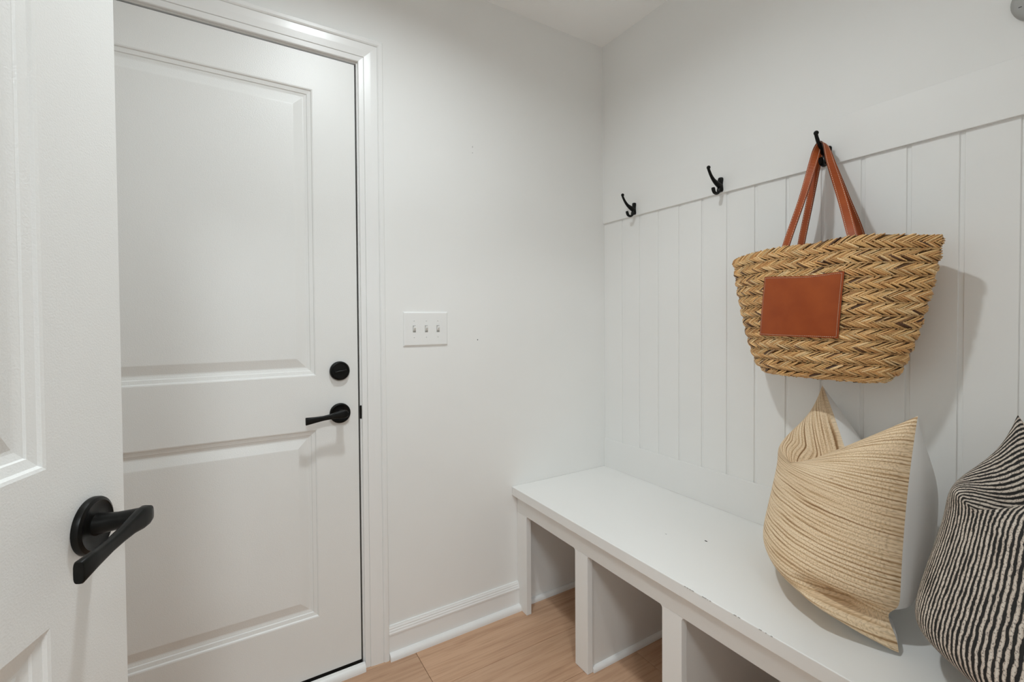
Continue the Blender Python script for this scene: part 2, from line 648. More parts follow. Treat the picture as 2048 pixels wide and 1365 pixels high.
def panel_mesh(name, parent, x0, x1, z0, z1):
    rings = []
    for d, y in PROFILE:
        rings.append([(x0 + d, y, z0 + d), (x1 - d, y, z0 + d), (x1 - d, y, z1 - d), (x0 + d, y, z1 - d)])
    verts, faces = [], []
    for r in rings:
        verts += r
    for i in range(len(rings) - 1):
        for j in range(4):
            a, b_ = i * 4 + j, i * 4 + (j + 1) % 4
            faces.append((a, b_, b_ + 4, a + 4))
    k = (len(rings) - 1) * 4
    faces.append((k, k + 1, k + 2, k + 3))
    nb = len(verts)
    verts += [(x0, 0.02, z0), (x1, 0.02, z0), (x1, 0.02, z1), (x0, 0.02, z1)]
    for j in range(4):
        faces.append((nb + j, nb + (j + 1) % 4, (j + 1) % 4, j))
    faces.append((nb + 3, nb + 2, nb + 1, nb))
    return from_data(name, verts, faces, M_DOOR, parent)


def make_door(name, W, T, stile, zb, l0, l1, u0, u1, zt):
    bm = bmesh.new()
    xs = [-W, -W + stile, -stile, 0.0]
    e = 0.0
    box(bm, xs[0], xs[1], 0, T, zb, zt)
    box(bm, xs[2], xs[3], 0, T, zb, zt)
    box(bm, xs[1], xs[2], 0, T, zb, l0)
    box(bm, xs[1], xs[2], 0, T, l1, u0)
    box(bm, xs[1], xs[2], 0, T, u1, zt)
    bmesh.ops.remove_doubles(bm, verts=bm.verts[:], dist=1e-5)
    # drop the internal faces shared by two boxes
    seen = {}
    for f in bm.faces[:]:
        key = tuple(round(c, 4) for c in f.calc_center_median())
        seen.setdefault(key, []).append(f)
    kill = [f for fs in seen.values() if len(fs) > 1 for f in fs]
    if kill:
        bmesh.ops.delete(bm, geom=kill, context='FACES')
    door = from_bm(name, bm, M_DOOR)
    panel_mesh('panel', door, xs[1], xs[2], l0, l1)
    panel_mesh('panel', door, xs[1], xs[2], u0, u1)
    return door


def lever_set(door, cx, cz, rr=0.0335):
    # arm: bow-tie lever reaching to -x, hub standing off the door
    secs = [(0.0145, 0.011, 0.0045, -0.059, 0.008), (0.0120, 0.0200, 0.0060, -0.059, 0.012), (0.005, 0.0255, 0.006, -0.059, 0.0135), (-0.006, 0.0262, 0.0055, -0.0585, 0.0132),
            (-0.022, 0.0205, 0.004, -0.0575, 0.0115), (-0.042, 0.0165, 0.001, -0.0565, 0.011), (-0.062, 0.0155, -0.0015, -0.0560, 0.0105),
            (-0.087, 0.0190, -0.004, -0.0560, 0.0105), (-0.1125, 0.0245, -0.0060, -0.0565, 0.0110), (-0.1140, 0.0225, -0.0061, -0.0565, 0.0095)]
    rings = []
    n = 20
    for x, h, zc, yc, t in secs:
        ring = []
        for k in range(n):
            a = 2 * math.pi * k / n
            ca, sa = math.cos(a), math.sin(a)
            ex = 0.55
            ring.append((cx + x, yc + math.copysign(abs(ca) ** ex, ca) * t / 2, cz + zc + math.copysign(abs(sa) ** ex, sa) * h / 2))
        rings.append(ring)
    v, f = loft(rings)
    # neck
    neck = []
    for y, r in ((-0.006, 0.0145), (-0.014, 0.0125), (-0.03, 0.0110), (-0.046, 0.0112), (-0.056, 0.0120)):
        neck.append([(cx + r * math.cos(2 * math.pi * k / 20), y, cz + 0.0055 * min(1, -y / 0.05) + r * math.sin(2 * math.pi * k / 20)) for k in range(20)])
    v2, f2 = loft(neck)
    off = len(v)
    v += v2
    f += [tuple(i + off for i in q) for q in f2]
    arm = from_data('lever_handle', v, f, M_BLACK, door, True)
    arm.data.set_sharp_from_angle(angle=math.radians(40))
    arm['label'] = 'black bow-tie shaped door lever'
    v, f = cyl_y(cx, cz, [(rr * 0.985, 0.0), (rr, -0.001), (rr, -0.0055), (rr * 0.975, -0.0075), (rr * 0.86, -0.0095), (rr * 0.80, -0.0082), (rr * 0.5, -0.0082), (0.012, -0.0085), (0.001, -0.0085)], 48)
    ro = from_data('rosette', v, f, M_BLACK, arm, True)
    ro.data.set_sharp_from_angle(angle=math.radians(35))
    return arm


door1 = make_door('door_1', DW, 0.044, 0.1325, 0.030, 0.2244, 0.8445, 1.0213, 1.9504, 2.065)
door1.location = (DX, 0.0, 0.0)
tag(door1, 'closed white two-panel outside door with black deadbolt and lever', 'door', kind='structure')
lever_set(door1, -1.189 - DX, 0.8915)
v, f = cyl_y(-1.189 - DX, 1.0335, [(0.0312, 0.0), (0.0318, -0.001), (0.0318, -0.009), (0.0300, -0.0125), (0.0262, -0.0140), (0.0250, -0.0128), (0.010, -0.0128), (0.001, -0.0128)], 48)
db = from_data('deadbolt', v, f, M_BLACK, door1, True)
db.data.set_sharp_from_angle(angle=math.radians(35))
db['label'] = 'round black deadbolt plate with thumb turn'
rings = []
for x, h, t in ((-0.0185, 0.004, 0.004), (-0.017, 0.008, 0.006), (-0.006, 0.0085, 0.0085), (0.0, 0.010, 0.0095), (0.006, 0.0085, 0.0085), (0.017, 0.008, 0.006), (0.0185, 0.004, 0.004)):
    rings.append([(-1.189 - DX + x, -0.0185 + math.cos(2 * math.pi * k / 12) * 0.008, 1.0335 + x * 0.12 + math.sin(2 * math.pi * k / 12) * h / 2) for k in range(12)])
v, f = loft(rings)
from_data('thumb_turn', v, f, M_BLACK, db, True)
box_obj('door_sweep', M_RUBBER, door1, -DW + 0.002, -0.002, 0.004, 0.040, 0.012, 0.0295, 0.002)
# hinges at the far edge
for hz in (0.28, 1.05, 1.82):
    v, f = loft([[(-DW - 0.004 + 0.006 * math.cos(2 * math.pi * k / 12), -0.004 + 0.006 * math.sin(2 * math.pi * k / 12), z) for k in range(12)] for z in (hz - 0.05, hz + 0.05)])
    from_data('hinge', v, f, M_BLACK, door1, True)

door2 = make_door('door_2', 0.91, 0.035, 0.1372, 0.012, 0.235, 0.8595, 1.0370, 1.935, 2.045)
door2.location = (-1.636, -0.795, 0.0)
door2.rotation_euler = (0, 0, math.radians(90 - 19.8))
tag(door2, 'open white two-panel door in the foreground with large black lever', 'door', kind='structure')
lever_set(door2, -0.0700, 0.9450, 0.0350)
for hz in (0.28, 1.05, 1.82):
    v, f = loft([[(-0.91 - 0.004 + 0.006 * math.cos(2 * math.pi * k / 12), 0.039 + 0.006 * math.sin(2 * math.pi * k / 12), z) for k in range(12)] for z in (hz - 0.05, hz + 0.05)])
    from_data('hinge', v, f, M_BLACK, door2, True)

# ------------------------------------------------------------------ jamb, casing, threshold of the outside door
bm = bmesh.new()
JI = 0.0058
for (x0, x1, z0, z1) in ((DX + JI, OX1, 0.0, OZ), (OX0, DX - DW - JI, 0.0, OZ), (DX - DW - JI, DX + JI, 2.065 + JI, OZ)):
    box(bm, x0, x1, -0.0005, 0.12, z0, z1, 0.0015)
for (x0, x1, z0, z1) in ((DX - 0.010, DX + JI, 0.0, 2.0695), (DX - DW - JI, DX - DW + 0.010, 0.0, 2.0695), (DX - DW, DX, 2.056, 2.0695)):
    box(bm, x0, x1, 0.046, 0.12, z0, z1)
jamb = from_bm('trim_1', bm, M_TRIM)
tag(jamb, 'white jamb lining the opening of the outside door', 'door frame', kind='structure')
bm = bmesh.new()
box(bm, DX + 0.0005, DX + JI - 0.0003, 0.010, 0.046, 0.0, 2.069)
box(bm, DX - DW - JI + 0.0003, DX - DW - 0.0005, 0.010, 0.046, 0.0, 2.069)
box(bm, DX - DW, DX, 0.010, 0.046, 2.0655, 2.0692)
from_bm('weatherstrip', bm, M_RUBBER, jamb)
box_obj('strike_plate', M_BLACK, jamb, DX + JI - 0.001, DX + JI + 0.0075, -0.0025, 0.004, 0.8640, 0.9100, 0.0022)
box_obj('threshold', M_RUBBER, jamb, OX0 + 0.018, OX1 - 0.018, -0.008, 0.11, 0.0, 0.0105, 0.003)

# casing: stepped profile swept with mitred corners
CI = 0.0105      # inner edge of the casing beyond the door edge
prof = [(0.0, 0.0), (0.0, 0.0085), (0.002, 0.0105), (0.0165, 0.0120), (0.0175, 0.0100), (0.0188, 0.0135), (0.040, 0.0160), (0.061, 0.0172), (0.0625, 0.0150), (0.064, 0.0182), (0.068, 0.0205), (0.078, 0.0205), (0.0815, 0.0185), (0.083, 0.0140), (0.083, 0.0)]
xi_r, xi_l, zi = DX + CI, DX - DW - CI, 2.065 + CI


def casing(name, pathfn):
    ringA = [pathfn(t, th, 0) for t, th in prof]
    ringB = [pathfn(t, th, 1) for t, th in prof]
    v, f = loft([ringA, ringB])
    o = from_data(name, v, f, M_TRIM, trim2)
    return o


trim2 = empty('trim_2', (0, 0, 0))
tag(trim2, 'stepped white casing framing the outside door', 'door casing', kind='structure')
casing('casing_leg', lambda t, th, e: (xi_r + t, -th, 0.0 if e == 0 else zi + t))
casing('casing_leg', lambda t, th, e: (xi_l - t, -th, 0.0 if e == 0 else zi + t))
casing('casing_head', lambda t, th, e: ((xi_r + t) if e == 0 else (xi_l - t), -th, zi + t))


# ------------------------------------------------------------------ baseboards and shoe moulding
def shoe_prof(s=0.019):
    pts = [(0.0, 0.0), (s, 0.0)]
    for k in range(1, 7):
        a = math.pi / 2 * k / 7
        pts.append((s * math.cos(a) ** 0.8, s * 1.15 * math.sin(a) ** 0.8))
    pts.append((0.0, s * 1.15))
    return pts


base_prof = [(0.0, 0.0), (0.0125, 0.0), (0.0125, 0.082), (0.0150, 0.0845), (0.0150, 0.0895), (0.0130, 0.0925), (0.0120, 0.0975), (0.0095, 0.1010), (0.0095, 0.1045), (0.0065, 0.1095), (0.0055, 0.1125), (0.0, 0.1125)]
v, f = loft([[(x, -d, z) for d, z in base_prof] for x in (xi_r + 0.083, -0.490)])
bb = from_data('baseboard_far', v, f, M_TRIM)
tag(bb, 'white baseboard with stepped cap between door casing and bench', 'baseboard', kind='structure')
v, f = loft([[(x, -0.0125 - d, z) for d, z in shoe_prof()] for x in (xi_r + 0.083, -0.490)])
from_data('shoe_moulding', v, f, M_TRIM, bb, False)
v, f = loft([[(x, -0.0085 - d, z) for d, z in shoe_prof(0.021)] for x in (xi_l + 0.004, xi_r - 0.002)])
o = from_data('sill_moulding', v, f, M_TRIM, jamb, False)
o['label'] = 'white quarter-round strip along the foot of the outside door'

# ------------------------------------------------------------------ light switch plate
sw = empty('switch_plate', (-0.8826, 0.0, 1.1695))
tag(sw, 'white three-gang toggle switch plate on the wall beside the door', 'light switch')
PWd, PHt = 0.171, 0.124
rings = []
for d, y in ((0.0, 0.0), (0.0, -0.0025), (0.0015, -0.0045), (0.004, -0.0058), (0.006, -0.0060)):
    rings.append([(-PWd / 2 + d, y, -PHt / 2 + d), (PWd / 2 - d, y, -PHt / 2 + d), (PWd / 2 - d, y, PHt / 2 - d), (-PWd / 2 + d, y, PHt / 2 - d)])
v, f = loft(rings)
from_data('plate', v, f, M_PLASTIC, sw)
for i in (-1, 0, 1):
    bx = i * 0.046
    box_obj('toggle_slot', M_GREY, sw, bx - 0.0055, bx + 0.0055, -0.0064, -0.0055, -0.0125, 0.0125, 0.0)
    rings = []
    for (yy, zz, hz, hw) in ((-0.0055, 0.0, 0.0075, 0.0042), (-0.010, 0.003, 0.0058, 0.0038), (-0.0155, 0.0068, 0.0040, 0.0034), (-0.0165, 0.0075, 0.0030, 0.0026)):
        rings.append([(bx - hw, yy, zz - hz), (bx + hw, yy, zz - hz), (bx + hw, yy, zz + hz), (bx - hw, yy, zz + hz)])
    v, f = loft(rings)
    from_data('toggle', v, f, M_PLASTIC, sw)
    for sz in (-0.030, 0.030):
        v, f = cyl_y(bx, sz, [(0.0028, -0.0058), (0.0028, -0.0066), (0.0020, -0.0070), (0.0002, -0.0070)], 12)
        s = from_data('screw', v, f, M_PLASTIC, sw, True)
        box_obj('screw_slot', M_GREY, s, bx - 0.0004, bx + 0.0004, -0.0073, -0.0069, sz - 0.002, sz + 0.002)

# ------------------------------------------------------------------ bench with cubbies
BY = YB
FX = -0.490          # face frame front
bench = empty('storage_bench', (-0.26, -0.85, 0.0))
tag(bench, 'long white built-in bench with open cubbies below the hook rail', 'bench')


def bpart(o, parent=bench):
    o.parent = parent
    if parent is bench:
        shift(o, bench.location)
    return o


def badd(name, mat, x0, x1, y0, y1, z0, z1, bev=0.0015, seg=2):
    o = box_obj(name, mat, None, x0, x1, y0, y1, z0, z1, bev, seg)
    return bpart(o)


badd('seat_board', M_BENCH, -BD, -0.0001, BY + 0.002, -0.001, 0.476, BZ, 0.0022, 3)
badd('apron', M_BENCH, FX, FX + 0.022, BY + 0.002, -0.001, 0.4045, 0.4755, 0.001)
stiles = [(-0.001, -0.0700)]
k = 0
ys = -0.3770
while ys - 0.066 > BY:
    stiles.append((ys, ys - 0.0650))
    ys -= 0.3790
stiles.append((BY + 0.075, BY + 0.002))
for (a, b_) in stiles:
    badd('stile', M_BENCH, FX, FX + 0.0225, b_, a, 0.0008, 0.4043, 0.0012)
# small fillets where the stiles meet the apron
for i, (a, b_) in enumerate(stiles):
    for (yy, sgn) in ((a, 1), (b_, -1)):
        if (i == 0 and sgn == 1) or (i == len(stiles) - 1 and sgn == -1):
            continue
        r = 0.010
        pts = [(yy, 0.4045), (yy, 0.4045 - r)]
        for q in range(1, 6):
            an = math.pi / 2 * q / 6
            pts.append((yy + sgn * (r - r * math.cos(an)), 0.4045 - r + r * math.sin(an)))
        pts.append((yy + sgn * r, 0.4045))
        v, f = loft([[(x, p, z) for p, z in pts] for x in (FX + 0.0008, FX + 0.0215)])
        bpart(from_data('corner_fillet', v, f, M_BENCH, None))
# dividers with a painted shoe strip at the floor
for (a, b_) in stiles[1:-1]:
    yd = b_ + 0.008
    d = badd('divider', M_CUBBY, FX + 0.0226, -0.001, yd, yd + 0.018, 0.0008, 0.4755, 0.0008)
    v, f = loft([[(x, yd - dd, 0.0005 + z) for dd, z in shoe_prof(0.014)] for x in (FX + 0.024, -0.015)])
    s = from_data('shoe_moulding', v, f, M_TRIM, None, False)
    shift(s, bench.location)
    s.parent = d
v, f = loft([[(x, -0.001 - dd, 0.0005 + z) for dd, z in shoe_prof(0.015)] for x in (FX + 0.024, -0.015)])
bpart(from_data('shoe_moulding', v, f, M_TRIM, None, False))
# scuffs on the seat and chips on its front edge
sc = dot('scuff_mark', None, (-0.2568, -0.7269, BZ), 0.0050, 'z', M_DARK, 0.55, 1.0)
bpart(sc)
sc = dot('scuff_mark', None, (-0.323, -0.6292, BZ), 0.0035, 'z', M_FAINT, 0.3, 1.0)
bpart(sc)
rc = random.Random(5)
for (ya, yb, n) in ((-0.852, -0.875, 4), (-0.905, -0.925, 4), (-0.99, -1.0, 2), (-1.05, -1.075, 3)):
    for q in range(n):
        yy = ya + (yb - ya) * q / max(1, n - 1)
        L = rc.uniform(0.001, 0.0035)
        o = box_obj('edge_chip', M_FAINT, None, -BD - 0.0002, -BD + 0.0010, yy - L, yy + L, BZ - 0.0026, BZ - 0.0006)
        bpart(o)

# ------------------------------------------------------------------ coat hooks
HZ = 1.6735


def make_hook(y, label):
    h = empty('coat_hook', (-0.0088, y, HZ))
    tag(h, label, 'coat hook', 'coat hooks on the rail')
    # back plate, waisted
    secs = [(-0.0250, 0.005), (-0.0240, 0.0078), (-0.020, 0.0096), (-0.014, 0.0094), (-0.006, 0.0082), (0.0, 0.0078), (0.006, 0.0082), (0.014, 0.0094), (0.020, 0.0096), (0.0240, 0.0078), (0.0250, 0.005)]
    rings = []
    for z, w in secs:
        rings.append([(0.0, -w, z), (0.0, w, z), (-0.0045, w, z), (-0.0070, w * 0.75, z), (-0.0070, -w * 0.75, z), (-0.0045, -w, z)])
    v, f = loft(rings)
    from_data('back_plate', v, f, M_BLACK, h, True)
    up = catmull([(-0.003, 0, -0.006), (-0.014, 0, -0.002), (-0.026, 0, 0.003), (-0.042, 0, 0.0115), (-0.056, 0, 0.0245), (-0.0665, 0, 0.0390), (-0.0715, 0, 0.0485)], 5)
    rad = lerp_list([0.0095, 0.0095, 0.0085, 0.0062, 0.0051, 0.0047, 0.0046], len(up))
    v, f = loft(tube_rings(up, rad, 12))
    from_data('upper_prong', v, f, M_BLACK, h, True)
    bmb = bmesh.new()
    bmesh.ops.create_uvsphere(bmb, u_segments=14, v_segments=10, radius=0.0066, matrix=Matrix.Translation((-0.0698, 0, 0.0500)))
    from_bm('prong_tip', bmb, M_BLACK, h, True)
    lo = catmull([(-0.003, 0, -0.004), (-0.010, 0, -0.018), (-0.0155, 0, -0.0285), (-0.0265, 0, -0.0340), (-0.038, 0, -0.0305), (-0.0435, 0, -0.0205), (-0.0445, 0, -0.0150)], 5)
    rad = lerp_list([0.0078, 0.0068, 0.0052, 0.0047, 0.0050, 0.0054, 0.0044], len(lo))
    v, f = loft(tube_rings(lo, rad, 12, 1.25))
    from_data('lower_prong', v, f, M_BLACK, h, True)
    for sz in (-0.0165, 0.0165):
        bmb = bmesh.new()
        bmesh.ops.create_uvsphere(bmb, u_segments=10, v_segments=6, radius=0.0032, matrix=Matrix.Translation((-0.0068, 0, sz)) @ Matrix.Diagonal((0.5, 1, 1, 1)))
        from_bm('screw', bmb, M_BLACK, h, True)
    return h


make_hook(-0.197, 'black double coat hook, the empty one beside the room corner')
make_hook(-0.607, 'black double coat hook, empty, next to the hook with the bag')
make_hook(-0.952, 'black double coat hook holding the straw bag by its straps')

# ------------------------------------------------------------------ round wall fitting
wf = empty('wall_sensor', (-0.0080, -1.367, 1.8835))
tag(wf, 'small round grey fitting on the wall above the hook rail', 'wall fitting')
rr = 0.045
rings = []
for r, x in ((rr * 0.96, 0.0), (rr, -0.003), (rr, -0.014), (rr * 0.93, -0.019), (rr * 0.8, -0.021), (0.001, -0.021)):
    rings.append([(x, r * math.cos(2 * math.pi * k / 40), r * math.sin(2 * math.pi * k / 40)) for k in range(40)])
v, f = loft(rings)
cv = from_data('cover', v, f, M_GREY, wf, True)
cv.data.set_sharp_from_angle(angle=math.radians(40))
box_obj('vent_slot', M_DARK, cv, -0.0214, -0.0205, 0.026, 0.031, -0.012, -0.0105)

# ------------------------------------------------------------------ tote bag
bag = empty('straw_tote_bag', (-0.105, -0.978, 1.037))
tag(bag, 'woven straw tote bag with brown leather patch and straps hanging on hook', 'bag')
BO = Vector(bag.location)
PROF = [(1.037, 0.105, 0.036), (1.0395, 0.132, 0.048), (1.047, 0.155, 0.058), (1.064, 0.173, 0.067), (1.092, 0.1865, 0.073), (1.15, 0.2065, 0.078), (1.23, 0.2275, 0.081), (1.31, 0.2445, 0.081), (1.392, 0.2575, 0.079)]
pc = [Vector((z, w, d)) for z, w, d in PROF]
pf = catmull(pc, 10)
acc = [0.0]
for i in range(1, len(pf)):
    a, b_ = pf[i - 1], pf[i]
    acc.append(acc[-1] + math.hypot(b_.x - a.x, b_.y - a.y))
MTOT = acc[-1]


def prof_at(mm):
    mm = max(0.0, min(MTOT, mm))
    lo_, hi_ = 0, len(acc) - 1
    while hi_ - lo_ > 1:
        md = (lo_ + hi_) // 2
        if acc[md] <= mm:
            lo_ = md
        else:
            hi_ = md
    t = (mm - acc[lo_]) / max(1e-9, acc[hi_] - acc[lo_])
    return pf[lo_].lerp(pf[hi_], t)


def bag_pt(th, mm, off=0.0):
    z, w, d = prof_at(mm)
    q = max(0.0, min(1.0, mm / MTOT))
    e = 1.0 + 0.85 * q ** 1.2
    c, s = math.cos(th), math.sin(th)
    yy = -w * c                       # th=0 is the right-hand end (towards -y)
    dep = math.copysign(abs(s) ** e, s) * d
    lift = 0.0
    if q > 0.4:
        k_ = ((q - 0.4) / 0.6) ** 2
        t = -c                         # -1 right end .. +1 left end
        lift = k_ * (0.013 * (1 - t * t) - 0.004 + 0.006 * math.exp(-((t + 0.48) / 0.26) ** 2) - 0.005 * math.exp(-((t + 0.05) / 0.2) ** 2) * (1 if s < 0 else 0))
    return Vector((BO.x + dep, BO.y + yy, z + lift))


# th in (-pi,0): dep negative = front (towards the room)
def bag_frame(th, mm):
    p = bag_pt(th, mm)
    du = bag_pt(th + 0.01, mm) - bag_pt(th - 0.01, mm)
    dv = bag_pt(th, min(MTOT, mm + 0.003)) - bag_pt(th, max(0, mm - 0.003))
    n = du.cross(dv)
    n.normalize()
    ctr = Vector((BO.x, BO.y, p.z - 0.02))
    if n.dot(p - ctr) < 0:
        n = -n
    return p, n


# core body: outer skin, rim and inner skin
NT, NM = 72, 26
verts, faces = [], []
levels = [MTOT * i / NM for i in range(NM + 1)]
for mm in levels:
    for j in range(NT):
        verts.append(bag_pt(2 * math.pi * j / NT, mm))
for mm in reversed(levels):
    for j in range(NT):
        p = bag_pt(2 * math.pi * j / NT, mm)
        c = Vector((BO.x, BO.y, p.z))
        q = p.lerp(c, 0.035)
        q.x = BO.x + (p.x - BO.x) * 0.90
        q.z += 0.004 * (1 - mm / MTOT)
        verts.append(q)
L = 2 * (NM + 1)
for i in range(L - 1):
    for j in range(NT):
        a, b_ = i * NT + j, i * NT + (j + 1) % NT
        faces.append((a, b_, b_ + NT, a + NT))
faces.append(tuple(range(NT))[::-1])
faces.append(tuple(range((L - 1) * NT, L * NT)))
verts = [Vector(p) - BO for p in verts]
body = from_data('basket_body', verts, faces, M_STRAWBASE, bag, True)

# braided rows of single straws
rs = random.Random(11)
ROWS = 13
RH = MTOT / ROWS
NS = 80
STRAW = [(0.74, 0.47, 0.205), (0.80, 0.54, 0.265), (0.66, 0.39, 0.165), (0.86, 0.64, 0.36), (0.60, 0.335, 0.135), (0.76, 0.49, 0.22)]
DARKS = [(0.105, 0.050, 0.028), (0.17, 0.085, 0.040), (0.24, 0.125, 0.055)]


def arc_table(mm):
    tb = [0.0]
    p = bag_pt(0, mm)
    for j in range(1, 241):
        q = bag_pt(2 * math.pi * j / 240, mm)
        tb.append(tb[-1] + (q - p).length)
        p = q
    return tb


def th_at(tb, s):
    tot = tb[-1]
    s = s % tot
    lo_, hi_ = 0, 240
    while hi_ - lo_ > 1:
        md = (lo_ + hi_) // 2
        if tb[md] <= s:
            lo_ = md
        else:
            hi_ = md
    return 2 * math.pi * (lo_ + (s - tb[lo_]) / max(1e-9, tb[hi_] - tb[lo_])) / 240


for r in range(ROWS):
    mc = (r + 0.5) * RH
    tb = arc_table(mc)
    tot = tb[-1]
    ns = max(40, int(round(tot / 0.0086)))
    V, Fc, cols = [], [], []
    for side in (1, -1):
        for k in range(ns):
            s0 = (k + (0.5 if side > 0 else 0.0) + rs.uniform(-0.22, 0.22)) * tot / ns
            ln = rs.uniform(0.027, 0.038)
            v0 = -0.10 * side * RH
            v1 = side * RH * (rs.uniform(0.50, 0.60) if (r == ROWS - 1 and side > 0) else rs.uniform(0.38, 0.47))
            wd = rs.uniform(0.0036, 0.0060)
            lift = rs.uniform(-0.0006, 0.0012)
            base = len(V)
            NSG = 4
            ang = math.atan2(v1 - v0, ln)
            for i in range(NSG + 1):
                t = i / NSG
                # th grows from the right end over the back; on the front it runs left to right with s
                sc_ = s0 + ln * t
                vc = v0 + (v1 - v0) * (t ** 0.9)
                taper = 0.55 + 0.45 * math.sin(math.pi * min(1, 0.12 + 0.86 * t))
                hgt = 0.0062 * (1 - (abs(vc) / (0.60 * RH)) ** 2) + lift + 0.0015 * math.sin(math.pi * t)
                for jx, (wv, hv) in enumerate(((-0.5, -0.0022), (-0.28, 0.0006), (0.0, 0.0012), (0.28, 0.0006), (0.5, -0.0022))):
                    du_ = -math.sin(ang) * wv * wd * taper
                    dv_ = math.cos(ang) * wv * wd * taper
                    mm = mc + vc + dv_
                    extra = 0.0
                    if mm > MTOT:
                        extra = mm - MTOT
                        mm = MTOT
                    p, n = bag_frame(th_at(tb, sc_ + du_), mm)
                    q = p + n * (hgt + hv) + Vector((0, 0, extra))
                    V.append(q - BO)
            for i in range(NSG):
                for j in range(4):
                    a = base + i * 5 + j
                    Fc.append((a, a + 1, a + 6, a + 5))
            if rs.random() < 0.055 + 0.10 * (math.cos(th_at(tb, s0)) < -0.6):
                c = rs.choice(DARKS)
            else:
                c = rs.choice(STRAW)
            g = rs.uniform(0.82, 1.20)
            cols += [(c[0] * g, c[1] * g, c[2] * g, 1.0)] * (NSG * 4)
    # small binding stitches along the lower boundary of the row
    for k in range(int(ns * 1.2)):
        s0 = (k + rs.uniform(-0.3, 0.3)) * tot / (ns * 1.2)
        base = len(V)
        ln = rs.uniform(0.009, 0.016)
        sl = rs.uniform(-0.10, 0.22) * RH
        wd = rs.uniform(0.0034, 0.0052)
        for i in range(4):
            t = i / 3
            for wv, hv in ((-0.5, -0.0012), (0.0, 0.0012), (0.5, -0.0012)):
                mm = mc - RH * 0.5 + sl * (t - 0.5) + wv * wd
                p, n = bag_frame(th_at(tb, s0 + ln * t), max(0.0, mm))
                V.append(p + n * (0.0024 + hv + 0.0014 * math.sin(math.pi * t)) - BO)
        for i in range(3):
            for j in range(2):
                a = base + i * 3 + j
                Fc.append((a, a + 1, a + 4, a + 3))
        c = rs.choice(STRAW[:3] + STRAW[4:])
        g = rs.uniform(0.65, 1.0)
        cols += [(c[0] * g, c[1] * g, c[2] * g, 1.0)] * 6
    o = from_data('braid_row', V, Fc, M_STRAW, body, True)
    ca = o.data.color_attributes.new('straw', 'FLOAT_COLOR', 'CORNER')
    for p in o.data.polygons:
        for li in p.loop_indices:
            ca.data[li].color = cols[p.index]

# leather patch on the front
def front_th(yw, mm):
    """theta on the front half with given world y"""
    z, w, d = prof_at(mm)
    c = max(-1, min(1, -(yw - BO.y) / w))
    return -math.acos(c)


def m_at_z(zw):
    lo_, hi_ = 0.0, MTOT
    for _ in range(40):
        md = (lo_ + hi_) / 2
        if prof_at(md).x < zw:
            lo_ = md
        else:
            hi_ = md
    return lo_


PQ = [(-0.8690, 1.3160), (-1.0690, 1.3110), (-1.0560, 1.1480), (-0.8490, 1.1510)]


def patch_pt(u, w, off):
    top = (PQ[0][0] + (PQ[1][0] - PQ[0][0]) * u, PQ[0][1] + (PQ[1][1] - PQ[0][1]) * u)
    bot = (PQ[3][0] + (PQ[2][0] - PQ[3][0]) * u, PQ[3][1] + (PQ[2][1] - PQ[3][1]) * u)
    yw = top[0] + (bot[0] - top[0]) * w
    zw = top[1] + (bot[1] - top[1]) * w - 0.004 * math.sin(math.pi * u) * (1 - w)
    mm = m_at_z(zw)
    p, n = bag_frame(front_th(yw, mm), mm)
    return p + n * off - BO


NU = 16
V, Fc = [], []
for off in (0.0128, 0.0040):
    for i in range(NU + 1):
        for j in range(NU + 1):
            u, w = i / NU, j / NU
            o2 = off
            if off > 0.005 and (i in (0, NU) or j in (0, NU)):
                o2 = off - 0.0012
            V.append(patch_pt(u, w, o2))
K = (NU + 1) ** 2
for i in range(NU):
    for j in range(NU):
        a = i * (NU + 1) + j
        Fc.append((a, a + 1, a + NU + 2, a + NU + 1))
patch = from_data('leather_patch', V[:K], Fc, M_LEATHER, bag, True)
per = [i * (NU + 1) for i in range(NU + 1)] + [NU * (NU + 1) + j for j in range(1, NU + 1)] + [i * (NU + 1) + NU for i in range(NU - 1, -1, -1)] + [j for j in range(NU - 1, 0, -1)]
ev, ef = [], []
for q in per:
    ev += [V[q], V[q + K]]
ne = len(per)
for i in range(ne):
    a, b_ = 2 * i, 2 * ((i + 1) % ne)
    ef.append((a, b_, b_ + 1, a + 1))
from_data('patch_edge', ev, ef, M_LEATHEREDGE, patch)


def stitch_mesh(name, parent, segs, wdt=0.0009, hgt=0.0006):
    V, Fc = [], []
    for a, b_, n in segs:
        t = (b_ - a)
        if t.length < 1e-6:
            continue
        t.normalize()
        s = t.cross(n).normalized() * wdt / 2
        b0 = len(V)
        for p in (a, b_):
            V += [p - s, p + n * hgt, p + s]
        Fc += [(b0, b0 + 1, b0 + 4, b0 + 3), (b0 + 1, b0 + 2, b0 + 5, b0 + 4)]
    o = from_data(name, V, Fc, M_THREAD, parent)
    o['kind'] = 'stuff'
    return o


segs = []
ins = 0.022
nst = 44
for side in range(4):
    for k in range(nst):
        ta, tb_ = ins + (1 - 2 * ins) * (k + 0.12) / nst, ins + (1 - 2 * ins) * (k + 0.80) / nst
        uv = {0: ((ta, ins), (tb_, ins)), 1: ((ta, 1 - ins), (tb_, 1 - ins)), 2: ((ins, ta), (ins, tb_)), 3: ((1 - ins, ta), (1 - ins, tb_))}[side]
        a, b_ = patch_pt(*uv[0], 0.0129), patch_pt(*uv[1], 0.0129)
        segs.append((a, b_, Vector((-1, 0, 0))))
stitch_mesh('stitching', patch, segs)


